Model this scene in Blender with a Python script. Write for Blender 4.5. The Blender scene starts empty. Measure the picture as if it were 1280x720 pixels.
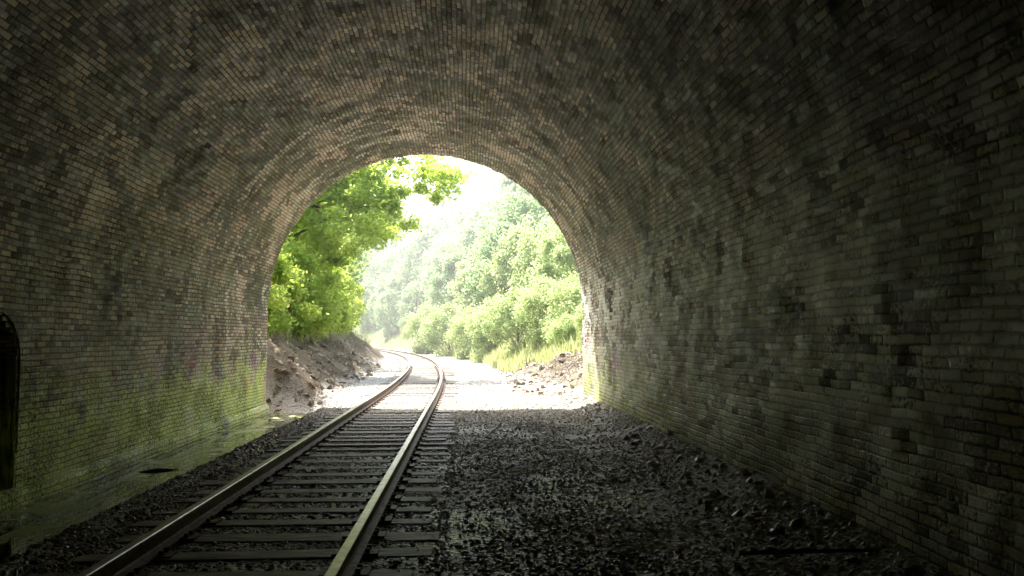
import bpy, math, random
import numpy as np
from mathutils import Vector, Matrix
rng=np.random.default_rng(7); random.seed(7)
S=bpy.context.scene
SUN=17.0; SKY=0.80
# ---------------------------------------------------------------- helpers
def sm(a,b,x):
    t=np.clip((x-a)/(b-a),0,1); return t*t*(3-2*t)
_tab=rng.random((256,256))
def vn(x,y,seed=0):
    x=np.asarray(x,float)+seed*17.3; y=np.asarray(y,float)+seed*9.1
    xi=np.floor(x).astype(int); yi=np.floor(y).astype(int)
    fx=x-xi; fy=y-yi; fx=fx*fx*(3-2*fx); fy=fy*fy*(3-2*fy)
    a=_tab[xi&255,yi&255]; b=_tab[(xi+1)&255,yi&255]; c=_tab[xi&255,(yi+1)&255]; d=_tab[(xi+1)&255,(yi+1)&255]
    return (a*(1-fx)+b*fx)*(1-fy)+(c*(1-fx)+d*fx)*fy-0.5
def fbm(x,y,o=4,seed=0):
    r=0;a=1
    for i in range(o):
        r=r+a*vn(x*2**i,y*2**i,seed+i); a*=0.5
    return r
def mesh_np(name,V,F,mat=None,smooth=False,uv=None,attrs=None,parent=None):
    V=np.asarray(V,dtype=np.float32); F=np.asarray(F,dtype=np.int32)
    me=bpy.data.meshes.new(name)
    me.vertices.add(len(V)); me.vertices.foreach_set('co',V.ravel())
    k=F.shape[1]; n=len(F)
    me.loops.add(n*k); me.loops.foreach_set('vertex_index',F.ravel())
    me.polygons.add(n); me.polygons.foreach_set('loop_start',np.arange(0,n*k,k,dtype=np.int32))
    try: me.polygons.foreach_set('loop_total',np.full(n,k,dtype=np.int32))
    except Exception: pass
    me.polygons.foreach_set('use_smooth',np.full(n,smooth,dtype=bool))
    me.update(calc_edges=True)
    if uv is not None:
        l=me.uv_layers.new(name='UVMap'); l.data.foreach_set('uv',np.asarray(uv,dtype=np.float32)[F.ravel()].ravel())
    if attrs:
        for a,v in attrs.items():
            at=me.attributes.new(a,'FLOAT','POINT'); at.data.foreach_set('value',np.asarray(v,dtype=np.float32))
    me.validate()
    if mat: me.materials.append(mat)
    ob=bpy.data.objects.new(name,me); S.collection.objects.link(ob)
    if parent: ob.parent=parent
    return ob
def empty(name,loc=(0,0,0)):
    e=bpy.data.objects.new(name,None); e.location=loc; e.empty_display_size=.3; S.collection.objects.link(e); return e
def gridF(nu,nv):
    i=np.arange(nu-1)[:,None]*nv+np.arange(nv-1)[None,:]
    return np.stack([i,i+nv,i+nv+1,i+1],-1).reshape(-1,4)
class N:
    def __init__(s,name):
        s.m=bpy.data.materials.new(name); s.m.use_nodes=True; s.t=s.m.node_tree; s.t.nodes.clear()
        s.out=s.t.nodes.new('ShaderNodeOutputMaterial')
    def n(s,t,**k):
        x=s.t.nodes.new('ShaderNode'+t)
        for a,b in k.items(): setattr(x,a,b)
        return x
    def put(s,sock,v):
        if hasattr(v,'is_output'): s.t.links.new(v,sock)
        else:
            if sock.type=='RGBA':
                if not isinstance(v,tuple): v=(v,v,v)
                if len(v)==3: v=v+(1,)
            sock.default_value=v
    def math(s,op,a,b=0.0,c=None,clamp=False):
        x=s.n('Math',operation=op,use_clamp=clamp); s.put(x.inputs[0],a); s.put(x.inputs[1],b)
        if c is not None: s.put(x.inputs[2],c)
        return x.outputs[0]
    def mix(s,f,a,b,blend='MIX'):
        x=s.n('Mix',data_type='RGBA',blend_type=blend); s.put(x.inputs[0],f); s.put(x.inputs[6],a); s.put(x.inputs[7],b); return x.outputs[2]
    def ss(s,x,a,b,lo=0.0,hi=1.0):
        r=s.n('MapRange',interpolation_type='SMOOTHSTEP'); s.put(r.inputs[0],x); s.put(r.inputs[1],a); s.put(r.inputs[2],b); s.put(r.inputs[3],lo); s.put(r.inputs[4],hi); return r.outputs[0]
    def noise(s,vec,scale,detail=3,rough=.55,col=False):
        x=s.n('TexNoise'); s.put(x.inputs['Vector'],vec); x.inputs['Scale'].default_value=scale; x.inputs['Detail'].default_value=detail; x.inputs['Roughness'].default_value=rough
        return x.outputs[1 if col else 0]
    def xyz(s,v):
        x=s.n('SeparateXYZ'); s.put(x.inputs[0],v); return x.outputs
    def comb(s,a,b,c=0.0):
        x=s.n('CombineXYZ'); s.put(x.inputs[0],a); s.put(x.inputs[1],b); s.put(x.inputs[2],c); return x.outputs[0]
    def pos(s): return s.n('NewGeometry').outputs['Position']
    def pr(s,col,rough=.8,spec=.5,metal=0.,bump=None,bs=.5,bd=.01):
        p=s.n('BsdfPrincipled'); s.put(p.inputs['Base Color'],col); s.put(p.inputs['Roughness'],rough); s.put(p.inputs['Metallic'],metal); s.put(p.inputs['Specular IOR Level'],spec)
        if bump is not None:
            b=s.n('Bump'); b.inputs['Strength'].default_value=bs; b.inputs['Distance'].default_value=bd; s.put(b.inputs['Height'],bump); s.t.links.new(b.outputs[0],p.inputs['Normal'])
        s.t.links.new(p.outputs[0],s.out.inputs[0]); return p
# ---------------------------------------------------------------- materials
def brick_mat(name):
    m=N(name)
    uvn=m.n('UVMap'); uvn.uv_map='UVMap'; uv=uvn.outputs[0]
    U=m.xyz(uv); P=m.xyz(m.pos())
    w=m.noise(uv,1.3,1); w2=m.noise(uv,9.,1)
    BW,BH=.215,.077
    u=m.math('ADD',U[0],m.math('MULTIPLY',m.math('SUBTRACT',w2,.5),.03))
    v=m.math('ADD',m.math('ADD',U[1],m.math('MULTIPLY',m.math('SUBTRACT',w,.5),.05)),m.math('MULTIPLY',m.math('SUBTRACT',w2,.5),.014))
    rv=m.math('DIVIDE',v,BH); row=m.math('FLOOR',rv)
    off=m.math('MULTIPLY',m.math('MODULO',row,2.0),.5)
    ru=m.math('ADD',m.math('DIVIDE',u,BW),off); col=m.math('FLOOR',ru)
    fu=m.math('FRACT',ru); fv=m.math('FRACT',rv)
    du=m.math('MULTIPLY',m.math('MINIMUM',fu,m.math('SUBTRACT',1.0,fu)),BW)
    dv=m.math('MULTIPLY',m.math('MINIMUM',fv,m.math('SUBTRACT',1.0,fv)),BH)
    d=m.math('MINIMUM',du,dv)
    d=m.math('ADD',d,m.math('MULTIPLY',m.math('SUBTRACT',m.noise(uv,38.,2),.5),.024))
    face=m.ss(d,.005,.0135)
    cell=m.comb(col,row)
    wn=m.n('TexWhiteNoise',noise_dimensions='3D'); m.put(wn.inputs[0],cell); R=wn.outputs[0]
    RC=m.xyz(wn.outputs[1])
    cu=m.math('MULTIPLY',col,.215); cv=m.math('MULTIPLY',row,.077)
    cs=m.comb(cu,cv)
    rp=m.n('ValToRGB'); m.put(rp.inputs[0],R); e=rp.color_ramp.elements
    e[0].position=0; e[0].color=(.10,.08,.05,1); e[1].position=1; e[1].color=(.88,.82,.62,1)
    for p_,c_ in ((.2,(.28,.22,.14,1)),(.45,(.48,.40,.26,1)),(.65,(.50,.36,.24,1)),(.82,(.72,.64,.46,1))):
        x=e.new(p_); x.color=c_
    c=rp.outputs[0]
    g=m.noise(uv,24.,3,.65)
    c=m.mix(m.ss(g,.44,.60,0,.8),c,(.12,.095,.055))
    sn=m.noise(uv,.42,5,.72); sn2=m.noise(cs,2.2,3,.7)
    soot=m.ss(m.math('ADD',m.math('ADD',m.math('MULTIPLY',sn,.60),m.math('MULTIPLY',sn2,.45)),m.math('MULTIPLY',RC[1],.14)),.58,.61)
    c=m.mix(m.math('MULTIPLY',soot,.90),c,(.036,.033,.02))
    pn=m.noise(cs,.75,4,.72)
    vault=m.ss(P[2],3.8,4.8)
    pale=m.ss(m.math('ADD',m.math('ADD',pn,m.math('MULTIPLY',RC[0],.10)),m.math('MULTIPLY',vault,.012)),.60,.615)
    # old locomotive soot and moss across the vault
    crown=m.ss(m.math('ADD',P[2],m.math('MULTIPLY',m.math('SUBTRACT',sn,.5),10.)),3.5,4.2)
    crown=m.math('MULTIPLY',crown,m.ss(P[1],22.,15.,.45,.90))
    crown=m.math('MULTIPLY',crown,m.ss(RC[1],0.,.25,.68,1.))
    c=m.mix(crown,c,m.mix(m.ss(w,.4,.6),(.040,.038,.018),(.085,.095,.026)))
    c=m.mix(m.math('MULTIPLY',pale,.85),c,(.78,.66,.48))
    c=m.mix(m.math('MULTIPLY',m.ss(P[1],10.,17.),m.ss(pn,.42,.60,0,.45)),c,(.36,.22,.16))
    st=m.noise(m.comb(m.math('MULTIPLY',m.math('ADD',m.math('MULTIPLY',cu,.7),m.math('MULTIPLY',U[0],.3)),3.2),m.math('MULTIPLY',cv,.38)),1.,5,.74)
    c=m.mix(m.ss(st,.555,.59,0,.66),c,(.045,.04,.024))
    lime=m.math('MULTIPLY',m.ss(st,.46,.41),m.ss(P[1],13.,19.,0.22,.85))
    c=m.mix(lime,c,(.72,.68,.53))
    # lime crust flakes on the right wall
    cr=m.noise(m.comb(cu,cv,7.),1.3,3,.75)
    crz=m.math('MULTIPLY',m.ss(P[2],-.2,.4),m.ss(P[2],3.8,2.2))
    crust=m.math('MULTIPLY',m.math('MULTIPLY',m.ss(m.math('ADD',m.math('ADD',cr,m.math('MULTIPLY',g,.35)),m.math('MULTIPLY',RC[2],.12)),.705,.73),m.ss(P[0],2.2,2.8)),crz)
    c=m.mix(crust,c,(.97,.96,.88))
    # algae
    al=m.noise(uv,1.1,5,.72)
    al2=m.math('SUBTRACT',al,.5)
    lowL=m.math('MULTIPLY',m.ss(m.math('ADD',P[2],m.math('MULTIPLY',al2,3.4)),1.05,.5),m.ss(P[0],-4.,-5.))
    lowR=m.math('MULTIPLY',m.math('MULTIPLY',m.ss(m.math('ADD',P[2],m.math('MULTIPLY',al2,3.5)),1.5,.5),m.ss(P[0],2.,3.)),m.ss(P[1],7.,15.,.15,.6))
    c=m.mix(m.ss(al,.50,.55,0,.5),c,(.13,.15,.03))
    moss=m.math('MULTIPLY',m.math('MAXIMUM',lowL,lowR),m.ss(g,.25,.6,.75,.98))
    c=m.mix(moss,c,m.mix(m.ss(m.math('ADD',g,m.math('MULTIPLY',al2,.8)),.38,.54),(.16,.22,.04),(.74,.84,.25)))
    # faded sprayed paint near the mouth
    pcn=m.n('TexNoise'); m.put(pcn.inputs['Vector'],m.comb(U[0],U[1],3.3)); pcn.inputs['Scale'].default_value=1.3; pcn.inputs['Detail'].default_value=2
    pm=m.math('MULTIPLY',m.ss(pcn.outputs[0],.50,.54,0,.3),m.math('MULTIPLY',m.ss(P[2],2.4,1.2),m.ss(P[1],9.,13.5)))
    hs=m.n('HueSaturation'); hs.inputs['Saturation'].default_value=1.8; hs.inputs['Value'].default_value=.85; m.put(hs.inputs['Color'],pcn.outputs[1])
    c=m.mix(pm,c,hs.outputs[0])
    c=m.mix(m.math('MAXIMUM',face,m.math('MULTIPLY',m.math('MAXIMUM',crust,moss),.65)),m.mix(m.math('MULTIPLY',pale,.3),(.024,.021,.014),(.3,.27,.2)),c)
    hgt=m.math('ADD',face,m.math('MULTIPLY',m.math('MULTIPLY',RC[2],face),1.0))
    hgt=m.math('SUBTRACT',hgt,m.math('MULTIPLY',pale,1.0))
    hgt=m.math('ADD',hgt,m.math('MULTIPLY',g,1.0))
    rough=m.math('ADD',m.math('MULTIPLY',RC[0],.30),m.math('ADD',m.math('MULTIPLY',g,.4),.22))
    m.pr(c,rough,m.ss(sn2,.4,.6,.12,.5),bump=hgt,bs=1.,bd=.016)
    return m.m
M_brick=brick_mat('brickwork')
def ground_mat():
    m=N('ground_mat'); P=m.pos(); X=m.xyz(P)
    at=m.n('Attribute',attribute_name='bank'); bank=at.outputs['Fac']
    at2=m.n('Attribute',attribute_name='veg'); veg=at2.outputs['Fac']
    n1=m.noise(P,.8,4,.6); n2=m.noise(P,14.,4,.65); n3=m.noise(P,60.,2)
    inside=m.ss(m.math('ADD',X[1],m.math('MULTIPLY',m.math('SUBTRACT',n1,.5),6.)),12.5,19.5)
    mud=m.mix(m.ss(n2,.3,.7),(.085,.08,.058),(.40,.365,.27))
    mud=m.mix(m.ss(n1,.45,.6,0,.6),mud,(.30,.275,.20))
    vor=m.n('TexVoronoi'); m.put(vor.inputs['Vector'],P); vor.inputs['Scale'].default_value=26.
    grav=m.mix(vor.outputs['Color'],(.36,.34,.30),(.60,.57,.50))
    grav=m.mix(m.ss(n1,.5,.7,0,.5),grav,(.40,.34,.25))
    soil=m.mix(m.ss(n2,.4,.6),(.03,.024,.014),(.20,.155,.095))
    soil=m.mix(m.math('MULTIPLY',vor.outputs['Color'],.5),soil,(.26,.205,.13))
    soil=m.mix(m.ss(n1,.5,.56,0,.6),soil,(.32,.26,.175))
    green=m.mix(n2,(.10,.16,.03),(.22,.30,.07))
    c=m.mix(inside,mud,grav); c=m.mix(bank,c,soil); c=m.mix(m.math('MULTIPLY',veg,m.ss(n1,.3,.5)),c,green)
    wet=m.ss(n1,.35,.65,.25,.7); rough=m.mix(inside,wet,.95)
    h=m.math('ADD',m.math('MULTIPLY',vor.outputs['Distance'],-1.2),m.math('ADD',m.math('MULTIPLY',n3,.6),m.math('MULTIPLY',n2,1.6)))
    m.pr(c,rough,.5,bump=h,bs=1.,bd=.045); return m.m
M_ground=ground_mat()
def stone_mat():
    m=N('ballast_stone'); P=m.pos(); X=m.xyz(P); r=m.n('NewGeometry').outputs['Random Per Island']; n1=m.noise(P,.8,4,.6)
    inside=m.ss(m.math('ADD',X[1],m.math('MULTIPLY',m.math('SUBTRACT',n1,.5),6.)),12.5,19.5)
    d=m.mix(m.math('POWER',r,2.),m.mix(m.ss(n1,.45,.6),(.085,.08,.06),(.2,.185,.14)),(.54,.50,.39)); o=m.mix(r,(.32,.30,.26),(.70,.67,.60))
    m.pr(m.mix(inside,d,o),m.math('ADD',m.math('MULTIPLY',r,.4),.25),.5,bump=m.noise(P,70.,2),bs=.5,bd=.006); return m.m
M_stone=stone_mat()
def simple(name,c1,c2,scale,rough=.8,metal=0.,spec=.5,bd=.01,stretch=None,island=False):
    m=N(name); P=m.pos()
    if stretch:
        X=m.xyz(P); P=m.comb(*[m.math('MULTIPLY',X[i],stretch[i]) for i in range(3)])
    n=m.noise(P,scale,4,.65); f=m.ss(n,.3,.7)
    if island: f=m.math('ADD',m.math('MULTIPLY',f,.4),m.math('MULTIPLY',m.math('POWER',m.n('NewGeometry').outputs['Random Per Island'],1.5),.6))
    m.pr(m.mix(f,c1,c2),rough,spec,metal,bump=n,bs=.7,bd=bd); return m.m
M_sleeper=simple('sleeper_wood',(.065,.057,.043),(.33,.295,.22),6.,.6,bd=.02,stretch=(.6,5.,5.))
M_rust=simple('rail_rust',(.08,.055,.035),(.22,.145,.09),18.,.6,spec=.3)
M_steel=simple('rail_steel',(.28,.265,.23),(.48,.46,.41),9.,.38,1.0,bd=.001)
M_rock=simple('rubble_stone',(.05,.038,.024),(.50,.41,.29),1.5,.9,bd=.04,island=True)
M_bark=simple('bark',(.07,.055,.04),(.17,.14,.10),9.,.9,bd=.03,stretch=(3,3,.6))
M_wood=simple('old_timber',(.06,.05,.035),(.18,.15,.11),9.,.7)
def water_mat():
    m=N('ditch_water'); P=m.pos(); n=m.noise(P,4.,2,.5)
    s=m.noise(P,1.6,5,.72)
    m.pr(m.mix(m.ss(s,.50,.58),(.03,.036,.012),(.28,.34,.09)),m.ss(s,.52,.60,.03,.5),.9,bump=m.math('ADD',m.math('MULTIPLY',n,.5),m.ss(s,.52,.60,0,.5)),bs=.15,bd=.02); return m.m
M_water=water_mat()
def leaf_mat(name,a,b,ta,tb,mixf=.5):
    m=N(name); g=m.n('NewGeometry'); r=g.outputs['Random Per Island']; cl=m.noise(g.outputs['Position'],.5,2)
    f=m.math('ADD',m.math('MULTIPLY',r,.6),m.ss(cl,.35,.65,0,.4))
    p=m.n('BsdfPrincipled'); m.put(p.inputs['Base Color'],m.mix(f,a,b)); p.inputs['Roughness'].default_value=.5; p.inputs['Specular IOR Level'].default_value=.4
    t=m.n('BsdfTranslucent'); m.put(t.inputs[0],m.mix(f,ta,tb))
    x=m.n('MixShader'); x.inputs[0].default_value=mixf
    m.t.links.new(p.outputs[0],x.inputs[1]); m.t.links.new(t.outputs[0],x.inputs[2]); m.t.links.new(x.outputs[0],m.out.inputs[0]); return m.m
M_leafA=leaf_mat('leaf_backlit',(.15,.24,.05),(.28,.38,.09),(.44,.60,.09),(.78,.88,.20),.62)
M_leafB=leaf_mat('leaf_forest_hazed',(.17,.26,.13),(.27,.36,.19),(.32,.46,.20),(.48,.62,.30),.55)  # pale greyed greens: distance haze put into the leaf colour, besides the volume
M_leafC=leaf_mat('leaf_sunny',(.24,.32,.12),(.35,.42,.19),(.42,.55,.20),(.64,.73,.35),.55)
M_grass=leaf_mat('grass_blade',(.24,.30,.10),(.45,.48,.22),(.45,.53,.18),(.66,.68,.36),.5)
# ---------------------------------------------------------------- layout
YP=21.7; CX=-1.12; R0=4.30; ZS=2.19
def cen(y):
    y=np.asarray(y,float); t=np.clip(y-20,0,None); return -1.59-np.where(t<160,t*t/700.,(160*160/700.)+(t-160)*.457)
def height(x,y):
    s=x-cen(y); out=sm(YP+.1,YP+2.2,y)
    base=-.182+.035*fbm(x*1.1,y*1.1,4,1)*sm(.1,1.2,np.abs(s)-1.2)
    ins=base-.66*sm(-3.35,-4.0,x)*(x>-30)+.12*sm(2.3,3.1,x)+.07*fbm(x*.6,y*.5,3,5)*sm(.3,1.,x)
    l=np.clip(-2.65-s+.9*fbm(y*.5,x*.2,3,8),0,None)
    zl=np.minimum(l*.75,1.5)+np.clip(l-2.0,0,None)*.68
    r=np.clip(s-4.1-.4*sm(30,22,y)+.8*fbm(y*.35,x*.1,3,9),0,None)
    zr=np.minimum(r*.62,1.6)+np.clip(r-2.6,0,None)*.62
    bump=.5*fbm(x*.9,y*.9,6,3)*np.clip((l+r)*.7,0,1)+1.5*fbm(x*.08,y*.08,3,4)*np.clip((l+r)/12,0,1)
    z=zl+zr; z=np.where(z>34,34+(z-34)*.15,z)
    z=z+np.clip((y-150)*.14,0,30)*sm(6,20,l+r)
    o=-.20+.06*fbm(x*.8,y*.8,4,2)*sm(1.1,2,np.abs(s))+z+bump
    return ins*(1-out)+o*out, sm(.0,.4,l+r)*out, sm(1.6,4.,l)*out+sm(1.2,3.,r)*out*sm(26,36,y)
def axis(segs):
    a=[]
    for s0,s1,st in segs: a+=list(np.arange(s0,s1,st))
    a.append(segs[-1][1]); return np.array(a)
gx=axis([(-500,-100,20),(-100,-30,3),(-30,-9,.6),(-9,9,.1),(9,30,.6),(30,100,3),(100,500,20)])
gy=axis([(-90,0,1.5),(0,20,.12),(20,36,.1),(36,60,.25),(60,90,.6),(90,220,2.),(220,700,15)])
X,Y=np.meshgrid(gx,gy,indexing='ij'); Z,B,Vg=height(X,Y)
mesh_np('ground',np.stack([X,Y,Z],-1).reshape(-1,3),gridF(len(gx),len(gy)),M_ground,True,attrs={'bank':B.ravel(),'veg':np.clip(Vg,0,1).ravel()})
# ---------------------------------------------------------------- tunnel lining
tunnel=empty('railway_tunnel',(0,0,0))
def profile(R,foot=True):
    pts=[]
    zb=-1.0
    if foot:
        for z in np.linspace(zb,-.40,7): pts.append((CX-R+.08,z))
        for k in np.linspace(.06,0,3): pts.append((CX-R+k,-.37))
    for z in np.linspace(-.34 if foot else zb,ZS,38)[:-1]: pts.append((CX-R,z))
    for a in np.linspace(math.pi,0,130): pts.append((CX+R*math.cos(a),ZS+R*math.sin(a)))
    for z in np.linspace(ZS,zb,44)[1:]: pts.append((CX+R,z))
    return np.array(pts)
def lining(name,R,y0,y1,dy,seed,hole=None):
    pr=profile(R); n=len(pr)
    nz=np.gradient(pr,axis=0); nrm=np.stack([nz[:,1],-nz[:,0]],-1); nrm/=np.linalg.norm(nrm,axis=1)[:,None]+1e-9
    arc=np.concatenate([[0],np.cumsum(np.linalg.norm(np.diff(pr,axis=0),axis=1))])
    ys=np.concatenate([np.arange(y0,2,.5),np.arange(2,y1-.05,dy),[y1]])
    if hole is not None: ys=np.unique(np.concatenate([ys,[hole[0],hole[1]]]))
    YY,AA=np.meshgrid(ys,arc,indexing='ij')
    dsp=.08*fbm(YY*.35,AA*.35,3,seed)+.03*fbm(YY*2.3,AA*2.3,3,seed+3)+.022*fbm(YY*7,AA*7,2,seed+5)
    dsp=dsp*1.0+.035*sm(17.6,17.8,YY)
    px=pr[None,:,0]+nrm[None,:,0]*dsp; pz=pr[None,:,1]+nrm[None,:,1]*dsp
    V=np.stack([px,YY,pz],-1).reshape(-1,3); F=gridF(len(ys),n)
    if hole is not None:
        c=V[F].mean(1)
        w=hole[1]-hole[0]; yc=(hole[0]+hole[1])/2
        top=hole[2]+np.sqrt(np.clip((w/2)**2-(c[:,1]-yc)**2,0,None))
        kill=(c[:,0]<-4.6)&(c[:,1]>hole[0])&(c[:,1]<hole[1])&(c[:,2]<top)&(c[:,2]>-.34)
        F=F[~kill]
    return mesh_np(name,V,F,M_brick,True,uv=np.stack([YY,AA],-1).reshape(-1,2),parent=tunnel)
HOLE=(8.95,9.98,1.2)
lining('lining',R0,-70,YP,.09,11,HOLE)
def niche():
    y0,y1,zt=HOLE; yc=(y0+y1)/2; w=(y1-y0)/2+.05; D=1.5; zf=-.35
    pts=[(y1+.05,zf),(y0-.05,zf),(y0-.05,zt)]+[(yc-w*math.cos(a),zt+w*math.sin(a)) for a in np.linspace(0,math.pi,14)]+[(y1+.05,zt),(y1+.05,zf)]
    n=len(pts); V=[];uv=[]
    for xx in (CX-R0+.01,CX-R0-D):
        for k,(a,b) in enumerate(pts): V.append((xx,a,b)); uv.append((xx,k*.2))
    F=[(i,i+1,n+i+1,n+i) for i in range(n-1)]
    mesh_np('refuge_niche',V,F,M_brick,False,uv=uv,parent=tunnel)
    V2=[(CX-R0-D,y0-.1,-1),(CX-R0-D,y1+.1,-1),(CX-R0-D,y1+.1,zt+.8),(CX-R0-D,y0-.1,zt+.8)]
    mesh_np('niche_back',V2,[(0,1,2,3)],M_brick,False,uv=[(v[1],v[2]) for v in V2],parent=tunnel)
niche()
def headwall():
    pr=profile(R0+.0,False); n=len(pr); L,Rr,T=-14.,12.,8.6
    outer=[]
    for x,z in pr:
        dx,dz=x-CX,z-ZS
        if z<=ZS: outer.append((L if dx<0 else Rr,z))
        else:
            t=min((Rr-CX)/abs(dx) if abs(dx)>1e-6 else 1e9,(T-ZS)/dz if dz>1e-6 else 1e9); outer.append((CX+dx*t,ZS+dz*t))
    outer=np.array(outer); y=YP+.003
    V=np.concatenate([np.c_[pr[:,0],np.full(n,y),pr[:,1]],np.c_[outer[:,0],np.full(n,y),outer[:,1]]])
    F=[(i,i+1,n+i+1,n+i) for i in range(n-1)]
    mesh_np('headwall',V,F,M_brick,False,uv=V[:,[0,2]],parent=tunnel)
    V=[];F=[];uv=[]
    K=60
    for k in range(K):
        a0=math.pi*(k+.04)/K; a1=math.pi*(k+.96)/K; jr=random.uniform(-.02,.012)
        b=len(V)
        for yy in (YP-.05,YP+.16+jr):
            for r,a in ((R0-.01+jr,a0),(R0-.01+jr,a1),(R0+.62,a1),(R0+.62,a0)):
                V.append((CX+r*math.cos(a),yy,ZS+r*math.sin(a))); uv.append((r*a,r))
        for f in ((0,1,2,3),(4,5,6,7),(0,1,5,4),(1,2,6,5),(2,3,7,6),(3,0,4,7)): F.append(tuple(b+i for i in f))
    mesh_np('arch_stones',V,F,M_brick,False,uv=uv,parent=tunnel)
    V=[(x,y,z) for y in (YP-.2,YP+.25) for z in (8.6,8.95) for x in (-14.2,12.2)]
    mesh_np('coping',V,[(0,1,3,2),(4,5,7,6),(0,1,5,4),(2,3,7,6),(0,2,6,4),(1,3,7,5)],M_rock,False,uv=[(v[0],v[2]) for v in V],parent=tunnel)
headwall()
hx=np.linspace(-150,150,76); hy=np.concatenate([np.linspace(-90,YP-.25,40)])
HX,HY=np.meshgrid(hx,hy,indexing='ij'); HZ=8.7+np.clip(YP-HY,0,40)*.35+2*fbm(HX*.06,HY*.06,3,6)*sm(0,8,YP-HY)
HZ[0,:]=-1;HZ[-1,:]=-1;HZ[:,0]=-1
V=np.stack([HX,HY,HZ],-1).reshape(-1,3)
mesh_np('hill',V,gridF(len(hx),len(hy)),M_ground,True,attrs={'bank':np.ones(len(V)),'veg':np.ones(len(V))})
for sx,(xa,xb) in enumerate(((-150,-13.9),(11.9,150))):
    mesh_np('retaining_wall',[(xa,YP-.1,-1.5),(xb,YP-.1,-1.5),(xb,YP-.1,8.8),(xa,YP-.1,8.8)],[(0,1,2,3)],M_brick,uv=[(xa,0),(xb,0),(xb,10.3),(xa,10.3)])
# ---------------------------------------------------------------- track
track=empty('railway_track')
def frame(y):
    c=float(cen(y)); d=(float(cen(y+.05))-float(cen(y-.05)))/.1; L=math.hypot(1,d); return c,(1/L,-d/L),(d/L,1/L)
prof=[(-.036,0),(-.030,.0055),(.030,.0055),(.036,0),(.036,-.030),(.012,-.043),(.009,-.115),(.020,-.127),(.068,-.138),(.070,-.150),(-.070,-.150),(-.068,-.138),(-.020,-.127),(-.009,-.115),(-.012,-.043),(-.036,-.030)]
def rail(side):
    ys=np.concatenate([np.arange(-30,20,1.),np.arange(20,150,.8)]); V=[];n=len(prof)
    for y in ys:
        c,nx,_=frame(y); o=side*(.7175+.036)
        for a,b in prof:
            k=o+a; V.append((c+nx[0]*k,y+nx[1]*k,b))
    F=[];mi=[]
    for i in range(len(ys)-1):
        for j in range(n):
            F.append((i*n+j,i*n+(j+1)%n,(i+1)*n+(j+1)%n,(i+1)*n+j)); mi.append(1 if j in (0,1,2) else 0)
    ob=mesh_np('rail',V,F,M_rust,False,parent=track); ob.data.materials.append(M_steel)
    ob.data.polygons.foreach_set('material_index',np.array(mi,dtype=np.int32))
rail(-1);rail(1)
def boxes(name,items,mat,parent,jit=0.):
    V=[];F=[]
    for c,ax,ay,hx_,hy_,z0,z1 in items:
        b=len(V)
        for z in (z0,z1):
            for a,d in ((-1,-1),(1,-1),(1,1),(-1,1)):
                j=lambda:random.uniform(-jit,jit)
                V.append((c[0]+ax[0]*hx_*a+ay[0]*hy_*d+j(),c[1]+ax[1]*hx_*a+ay[1]*hy_*d+j(),z+j()*.6))
        for f in ((3,2,1,0),(4,5,6,7),(0,1,5,4),(1,2,6,5),(2,3,7,6),(3,0,4,7)): F.append(tuple(b+i for i in f))
    return mesh_np(name,V,F,mat,False,parent=parent)
sl=[];pl=[];sp=[]
y=1.0
while y<110:
    c,nx,ty=frame(y); th=random.uniform(-.03,.03); nx2=(nx[0]*math.cos(th)-nx[1]*math.sin(th),nx[0]*math.sin(th)+nx[1]*math.cos(th)); ty2=(-nx2[1],nx2[0])
    o=random.uniform(-.09,.09); zt=-.163+random.uniform(-.012,.002)
    sl.append(((c+nx[0]*o,y+nx[1]*o),nx2,ty2,1.3,.112+random.uniform(-.018,.012),-.30,zt))
    if y<45:
        for sd in (-1,1):
            k=sd*.7535; pl.append(((c+nx[0]*k,y+nx[1]*k),nx2,ty2,.17,.085,-.175,-.1515))
            for e in (-.095,.095):
                for q in (-.05,.05):
                    sp.append(((c+nx[0]*(k+e)+ty[0]*q,y+nx[1]*(k+e)+ty[1]*q),nx2,ty2,.017,.013,-.16,-.118))
    y+=.52+random.uniform(-.035,.035)
so=boxes('sleepers',sl,M_sleeper,track,.014)
bv=so.modifiers.new('b','BEVEL'); bv.width=.012; bv.segments=2
boxes('tie_plates',pl,M_rust,track,.002); boxes('spikes',sp,M_rust,track,.001)
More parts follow.
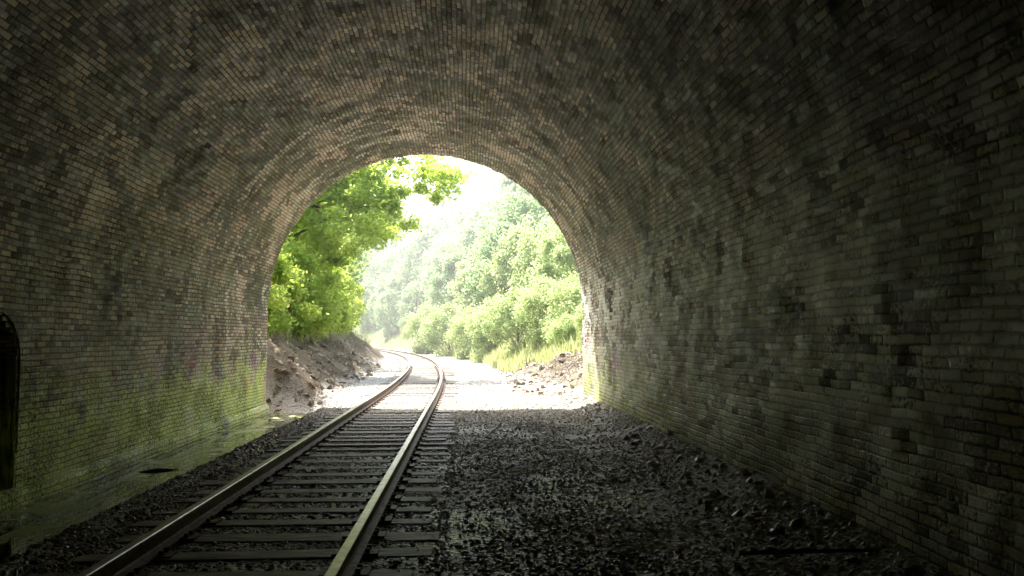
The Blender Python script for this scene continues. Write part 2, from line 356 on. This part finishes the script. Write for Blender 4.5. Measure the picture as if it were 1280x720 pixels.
# ---------------------------------------------------------------- stones
phi=(1+5**.5)/2
ICO=np.array([(-1,phi,0),(1,phi,0),(-1,-phi,0),(1,-phi,0),(0,-1,phi),(0,1,phi),(0,-1,-phi),(0,1,-phi),(phi,0,-1),(phi,0,1),(-phi,0,-1),(-phi,0,1)])/math.sqrt(1+phi*phi)
IF=np.array([(0,11,5),(0,5,1),(0,1,7),(0,7,10),(0,10,11),(1,5,9),(5,11,4),(11,10,2),(10,7,6),(7,1,8),(3,9,4),(3,4,2),(3,2,6),(3,6,8),(3,8,9),(4,9,5),(2,4,11),(6,2,10),(8,6,7),(9,8,1)])
def stones(name,x,y,size,mat,sink=.3,flat=.65,parent=None,zoff=0):
    n=len(x); z,_,_=height(x,y)
    T=ICO[None]*(1+rng.uniform(-.35,.3,(n,12,1)))
    T=T*rng.uniform(.65,1.25,(n,1,3)); T[:,:,2]*=flat
    q=rng.normal(size=(n,4)); q[:,1:3]*=.35; q/=np.linalg.norm(q,axis=1)[:,None]
    w,a,b,c=q.T
    Rm=np.stack([1-2*(b*b+c*c),2*(a*b-c*w),2*(a*c+b*w),2*(a*b+c*w),1-2*(a*a+c*c),2*(b*c-a*w),2*(a*c-b*w),2*(b*c+a*w),1-2*(a*a+b*b)],-1).reshape(n,3,3)
    T=np.einsum('nij,nkj->nki',Rm,T)*size[:,None,None]
    T[:,:,0]+=x[:,None];T[:,:,1]+=y[:,None];T[:,:,2]+=(z+size*(flat*.5-sink)+zoff)[:,None]
    F=(IF[None]+(np.arange(n)*12)[:,None,None]).reshape(-1,3)
    return mesh_np(name,T.reshape(-1,3),F,mat,False,parent=parent)
def samp(n,x0,x1,y0,y1): return rng.uniform(x0,x1,n),rng.uniform(y0,y1,n)
xs=[];ys=[];ss=[]
def add(n,x0,x1,y0,y1,a,b,f=None):
    x,y=samp(n,x0,x1,y0,y1); s=a+(b-a)*rng.random(n)**1.8
    if f is not None:
        k=f(x,y); x,y,s=x[k],y[k],s[k]
    xs.append(x);ys.append(y);ss.append(s)
patch=lambda x,y:(fbm(x*.9,y*.6,3,21)+rng.uniform(-.4,.4,len(x)))>-.25
add(30000,-.25,3.2,3.2,13,.008,.028,patch)
add(10000,-.25,3.2,13,22,.011,.032,patch)
add(9000,-4.1,-2.8,4,21,.012,.034)
slc=np.array([s[0][1] for s in sl])
x,y=samp(21000,-2.95,-.15,3.5,22)
near=np.abs(y[:,None]-slc[None]).min(1)
pk=.06+.35*(fbm(x*1.2,y*1.2,2,33)>.12)+.3*(np.abs(x-cen(y))>1.0)
k=(near>.115)|(rng.random(len(x))<pk); xs.append(x[k]);ys.append(y[k]);ss.append(np.where(near[k]>.115,rng.uniform(.010,.028,k.sum()),rng.uniform(.010,.02,k.sum())))
def between(x,y): return np.abs(y[:,None]-slc[None]).min(1)>.13
add(12000,-4.5,4.5,22,34,.015,.045,lambda x,y:(np.abs(x-cen(y))>1.35)|between(x,y))
add(6000,-6,5,34,60,.03,.06,lambda x,y:(np.abs(x-cen(y))>1.35))
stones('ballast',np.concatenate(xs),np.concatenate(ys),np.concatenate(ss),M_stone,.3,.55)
x1,y1=samp(3600,1.4,6.5,22.0,40); k=(x1-cen(y1)>3.0)&(x1-cen(y1)<8)
x2,y2=samp(9000,-9.5,-3.4,22.0,48); k2=(x2-cen(y2)<-2.3)&(x2-cen(y2)>-6.5)
X_=np.concatenate([x1[k],x2[k2]]);Y_=np.concatenate([y1[k],y2[k2]])
stones('rubble',X_,Y_,.015+.14*rng.random(len(X_))**5.0,M_rock,.25,.34)
x3,y3=samp(500,2.3,3.15,5,22); stones('wall_debris',x3,y3,.015+.07*rng.random(500)**2.5,M_stone,.3,.6)
# ---------------------------------------------------------------- trees
def tubes(segs,sides=7):
    V=[];F=[]
    for pts,rad in segs:
        b=len(V)
        for i,(p,r) in enumerate(zip(pts,rad)):
            q=pts[min(i+1,len(pts)-1)]-pts[max(i-1,0)]; q=q.normalized() if q.length>1e-6 else Vector((0,0,1))
            u=q.cross(Vector((.3,1,.1))).normalized(); w=q.cross(u)
            for j in range(sides):
                a=2*math.pi*j/sides; V.append(tuple(p+u*(r*math.cos(a))+w*(r*math.sin(a))))
        for i in range(len(pts)-1):
            for j in range(sides): F.append((b+i*sides+j,b+i*sides+(j+1)%sides,b+(i+1)*sides+(j+1)%sides,b+(i+1)*sides+j))
    return V,F
def leaves(cent,rad,npc,leaf,squash=.6,up=.7):
    C=np.repeat(cent,npc,0); r=np.repeat(rad,npc); n=len(C)
    d=rng.normal(size=(n,3)); d/=np.linalg.norm(d,axis=1)[:,None]
    d*= (rng.random(n)**.45)[:,None]*r[:,None]*rng.uniform(.7,1.6,(n,1)); d[:,2]*=squash
    P=C+d
    nr=rng.normal(size=(n,3))*.75; nr[:,2]+=up; nr/=np.linalg.norm(nr,axis=1)[:,None]
    t=rng.normal(size=(n,3)); t-=nr*(t*nr).sum(1)[:,None]; t/=np.linalg.norm(t,axis=1)[:,None]; b=np.cross(nr,t)
    s=leaf*rng.uniform(.6,1.3,n)[:,None]
    V=np.stack([P-t*s,P+b*s*.55-nr*s*.15,P+t*s,P-b*s*.55-nr*s*.15],1).reshape(-1,3)
    return V,np.arange(n*4).reshape(-1,4)
def make_tree(H,R,seed,nclump,npc,leaf,crown0=.3,lean=(0,0),cr=.28,extra=None,squash=.7,up=.6):
    r_=np.random.default_rng(seed); rd=random.Random(seed)
    tr=[];rr=[]
    for i in range(9):
        t=i/8; tr.append(Vector((lean[0]*t*t+.12*H*.1*math.sin(t*5+seed),lean[1]*t*t+.1*math.cos(t*4+seed),H*.9*t-.4))); rr.append(max(.02,H*.02*(1-t)**.8+.015))
    segs=[(tr,rr)]; cent=[];rad=[]
    for k in range(nclump):
        z=r_.uniform(crown0,1.0); a=r_.uniform(0,2*math.pi)
        prof_=math.sin(math.pi*min(1,max(.05,(z-crown0+.12)/(1.12-crown0))))**.6
        q=R*prof_*math.sqrt(r_.uniform(.15,1.))
        bx=lean[0]*z*z; by=lean[1]*z*z
        c=Vector((bx+q*math.cos(a),by+q*math.sin(a),H*z)); cent.append(tuple(c)); rad.append(R*cr*r_.uniform(.6,1.25))
        if k%2==0:
            t0=max(.12,z-.28); i=min(7,int(t0*8)); p0=tr[i].lerp(tr[i+1],t0*8-i)
            m=p0.lerp(c,.5)+Vector((0,0,-.04*H+.03*H*rd.random())); r0=max(.02,H*.009*(1-z*.6))
            segs.append(([p0,m,c],[r0,r0*.6,r0*.2]))
    if extra:
        for limb,cl in extra:
            limb=[Vector(p) for p in limb]; k=len(limb); segs.append((limb,[.085*(1-i/k)**1.3+.008 for i in range(k)]))
            for c,r in cl: cent.append(c); rad.append(r)
    V,F=tubes(segs,6); LV,LF=leaves(np.array(cent),np.array(rad),npc,leaf,squash,up)
    return (V,F),(LV,LF)
def place_tree(name,data,loc,mat,rot=0,sc=1.0,parent=None):
    e=empty(name,loc); e.rotation_euler=(0,0,rot); e.scale=(sc,sc,sc)
    if parent: e.parent=parent
    for nm,k,mt in (('trunk',0,M_bark),('leaves',1,mat)):
        if isinstance(data[k],tuple):
            o=mesh_np(nm,data[k][0],data[k][1],mt,k==0); data[k]=o.data
        else:
            o=bpy.data.objects.new(nm,data[k]); S.collection.objects.link(o)
        o.parent=e
    return e
def gz(x,y): return float(height(np.array([x]),np.array([y]))[0][0])
mx,my=-9.2,36.; mz=gz(mx,my)
ex=[]
rr_=np.random.default_rng(99)
for (tx,ty_,tz) in ((-2.2,35,9.8),(-1.8,34,8.4),(-3.4,36.5,10.6),(-2.4,33.5,7.2),(-4.2,33,5.6),(-3.4,36,6.2),(-5.2,35,8.6),(-6.2,32.5,7.3),(-4.2,38,9.2),(-6.0,35.,10.),(-5.0,34,7.4),(-5.6,36,5.4),(-2.8,34.5,9.2),(-3.8,34,8.0)):
    tip=Vector((tx-mx,ty_-my,tz-mz)); st_=Vector((.4,0,(tz-mz)*.55)); 
    P_=lambda t:st_.lerp(tip,t)+Vector((0,0,1.2*t*(1-t)*2))
    limb=[P_(t) for t in (0,.2,.4,.6,.8)]
    cl=[]
    for j in range(15):
        t=rr_.uniform(.3,1.08); p=P_(t)+Vector((rr_.normal(0,.7),rr_.normal(0,.8),rr_.normal(0,.5)-.05)); cl.append((tuple(p),rr_.uniform(.3,.7)))
    ex.append((limb,cl))
d=list(make_tree(12,3.6,3,50,170,.115,.25,(.8,-.5),.27,ex)); place_tree('maple_tree',d,(mx,my,mz),M_leafA)
d=list(make_tree(9,3.0,4,60,220,.12,.06,(.8,-.3),.24)); place_tree('maple_tree',d,(-9.6,29.5,gz(-9.6,29.5)),M_leafA)
d=list(make_tree(11,4.2,5,80,220,.17,.05,(1.8,0),.24)); place_tree('broadleaf_tree',d,(-10.8,46,gz(-10.8,46)),M_leafA)
place_tree('broadleaf_tree',d,(-12.,56,gz(-12,56)),M_leafA,.4,1.0)
d=list(make_tree(12,4.5,6,80,220,.20,.05,(1.,0),.24)); place_tree('broadleaf_tree',d,(-13.,66,gz(-13.,66)),M_leafB)
place_tree('broadleaf_tree',d,(-15.,78,gz(-15.,78)),M_leafB,1.3,1.0)
place_tree('broadleaf_tree',d,(-18,90,gz(-18,90)),M_leafB,2.3,1.1)
SH=list(make_tree(2.6,1.5,21,34,190,.09,.08,(0,0),.28)); SH2=list(make_tree(3.6,1.8,22,44,190,.11,.05,(0,0),.27))
for (x,y,s,r,D) in ((-7.0,26.0,1.,0,SH),(-6.8,28.6,.9,1,SH),(-7.0,32,1.,2,SH2),(-6.9,35,.8,2.5,SH),(-7.4,38,1.1,3,SH2),(-7.7,42,1.,4,SH2),(-8.0,47,1.1,1,SH2),(-8.9,52,1.2,1,SH2),(-9.8,58,1.2,2,SH2),(-11,66,1.3,4,SH2)):
    place_tree('shrub',D,(x,y,gz(x,y)-.1),M_leafA,r,s)
SC=list(make_tree(3.4,1.9,23,60,260,.075,.0,(0,0),.27,None,1.0,.35)); SC2=list(make_tree(5.6,2.0,24,75,240,.085,.04,(.3,0),.25,None,1.05,.35))
for (x,y,s,r,D) in ((4.9,28.6,.5,2,SC),(5.2,31.5,.5,3,SC),(4.3,34.,.5,1,SC),(5.0,37,.85,0,SC),(4.0,40,.9,1,SC),(2.9,45,1.0,2,SC),(5.9,43,1.15,.5,SC2),(4.6,49,1.1,3,SC2),(1.8,53,1.1,4,SC),(3.6,57,1.35,5,SC2),(7.4,51,1.3,2.2,SC2),(.4,61,1.1,1.,SC),(5.,65,1.5,1.5,SC2),(-1.6,72,1.3,2.5,SC),(1.8,76,1.6,.2,SC2),(-4.,82,1.4,1,SC)):
    place_tree('shrub',D,(x,y,gz(x,y)-.2),M_leafC,r,s)
wood=empty('distant_trees')
FT=[list(make_tree(12,4.2,31+i,70,190,.21,.03,(0,0),.27,None,.95,.4)) for i in range(3)]
pts=[]
tries=0
while len(pts)<210 and tries<20000:
    tries+=1
    y=rng.uniform(56,235); x=rng.uniform(-.36*y-6,.26*y+8); s=x-float(cen(y))
    if (-5.5<s<7.) : continue
    if s<0 and y<90: continue
    if any((x-a)**2+(y-b)**2<(3.3+y*.011)**2 for a,b in pts): continue
    pts.append((x,y))
for i,(x,y) in enumerate(pts):
    s=abs(x-float(cen(y))); k=.5+.5*min(1,(s-5)/10)
    place_tree('woodland_tree',FT[i%3],(x,y,gz(x,y)-.5),M_leafB,rng.uniform(0,6.3),rng.uniform(.7,1.3)*k,wood)
def grass(name,n,x0,x1,y0,y1,h,cond):
    x,y=samp(n,x0,x1,y0,y1); k=cond(x,y,x-cen(y))&(fbm(x*.5,y*.5,3,15)>-.25); x,y=x[k],y[k]; n=len(x); z=height(x,y)[0]
    a=rng.uniform(0,6.28,n); hh=h*rng.uniform(.4,1.3,n); w=hh*.05+.008
    lx=rng.normal(0,.3,n)*hh; ly=rng.normal(0,.3,n)*hh
    c,s_=np.cos(a)*w,np.sin(a)*w
    V=np.stack([np.stack([x-c,y-s_,z-.03],-1),np.stack([x+c,y+s_,z-.03],-1),np.stack([x+lx,y+ly,z+hh],-1)],1).reshape(-1,3)
    mesh_np(name,V,np.arange(n*3).reshape(-1,3),M_grass)
grass('grass',60000,-3,10,30,75,.5,lambda x,y,s:(s>3.8)&(s<11)&((s>5.)|(y>38)))
grass('grass',30000,-16,-4,24,80,.4,lambda x,y,s:(s<-4.8)&(s>-9))
grass('grass',30000,-30,8,60,130,.8,lambda x,y,s:(np.abs(s)>3.3)&(np.abs(s)<12))
# ---------------------------------------------------------------- ditch water & odd bits
mesh_np('ditch_water',[(CX-R0-.9,-20,-.56),(-3.6,-20,-.56),(-3.6,YP,-.56),(CX-R0-.9,YP,-.56)],[(0,1,2,3)],M_water)
V,F=tubes([([Vector((-4.9,12.4,-.57)),Vector((-4.7,12.5,-.55)),Vector((-4.4,12.6,-.57))],[.02,.035,.02])],8); mesh_np('driftwood',V,F,M_wood,True)
V,F=tubes([([Vector((2.0,5.9,-.14)),Vector((2.35,5.8,-.10)),Vector((2.9,5.6,-.05))],[.012,.018,.01])],7); mesh_np('fallen_branch',V,F,M_bark,True)
# ---------------------------------------------------------------- summer haze in the cutting
hm=bpy.data.materials.new('haze'); hm.use_nodes=True; ht=hm.node_tree; ht.nodes.clear()
ho=ht.nodes.new('ShaderNodeOutputMaterial'); hv=ht.nodes.new('ShaderNodeVolumeScatter'); hv.inputs['Density'].default_value=.0022; hv.inputs['Anisotropy'].default_value=.35; hv.inputs['Color'].default_value=(.97,1,.96,1)
ht.links.new(hv.outputs[0],ho.inputs['Volume'])
V=[(x,y,z) for y in (26,300) for z in (-2,70) for x in (-160,120)]
mesh_np('haze',V,[(0,1,3,2),(4,6,7,5),(0,4,5,1),(2,3,7,6),(0,2,6,4),(1,5,7,3)],hm)
# ---------------------------------------------------------------- light, sky, camera
el,az=math.radians(59),math.radians(-22)
sd=Vector((math.sin(az)*math.cos(el),math.cos(az)*math.cos(el),math.sin(el)))
L=bpy.data.lights.new('sun','SUN'); L.energy=SUN; L.angle=math.radians(.5); L.color=(1,.96,.88)
lo=bpy.data.objects.new('sun',L); lo.rotation_euler=sd.to_track_quat('Z','Y').to_euler(); lo.location=(0,0,50); S.collection.objects.link(lo)
W=bpy.data.worlds.new('World'); S.world=W; W.use_nodes=True; t=W.node_tree; bg=t.nodes['Background']
sk=t.nodes.new('ShaderNodeTexSky'); sk.sky_type='NISHITA'; sk.sun_disc=False; sk.sun_elevation=el; sk.sun_rotation=az%(2*math.pi); sk.dust_density=4.; sk.air_density=1.0
t.links.new(sk.outputs[0],bg.inputs[0]); bg.inputs[1].default_value=SKY
cam=bpy.data.cameras.new('camera'); co=bpy.data.objects.new('camera',cam); S.collection.objects.link(co); S.camera=co
cam.sensor_width=36; cam.lens=28.1; cam.clip_end=3000; cam.clip_start=.05
co.location=(0,0,1.45); co.rotation_euler=(math.radians(90+3.55),0,math.radians(-3.15))
S.view_settings.view_transform='Standard'; S.view_settings.look='None'; S.view_settings.exposure=0
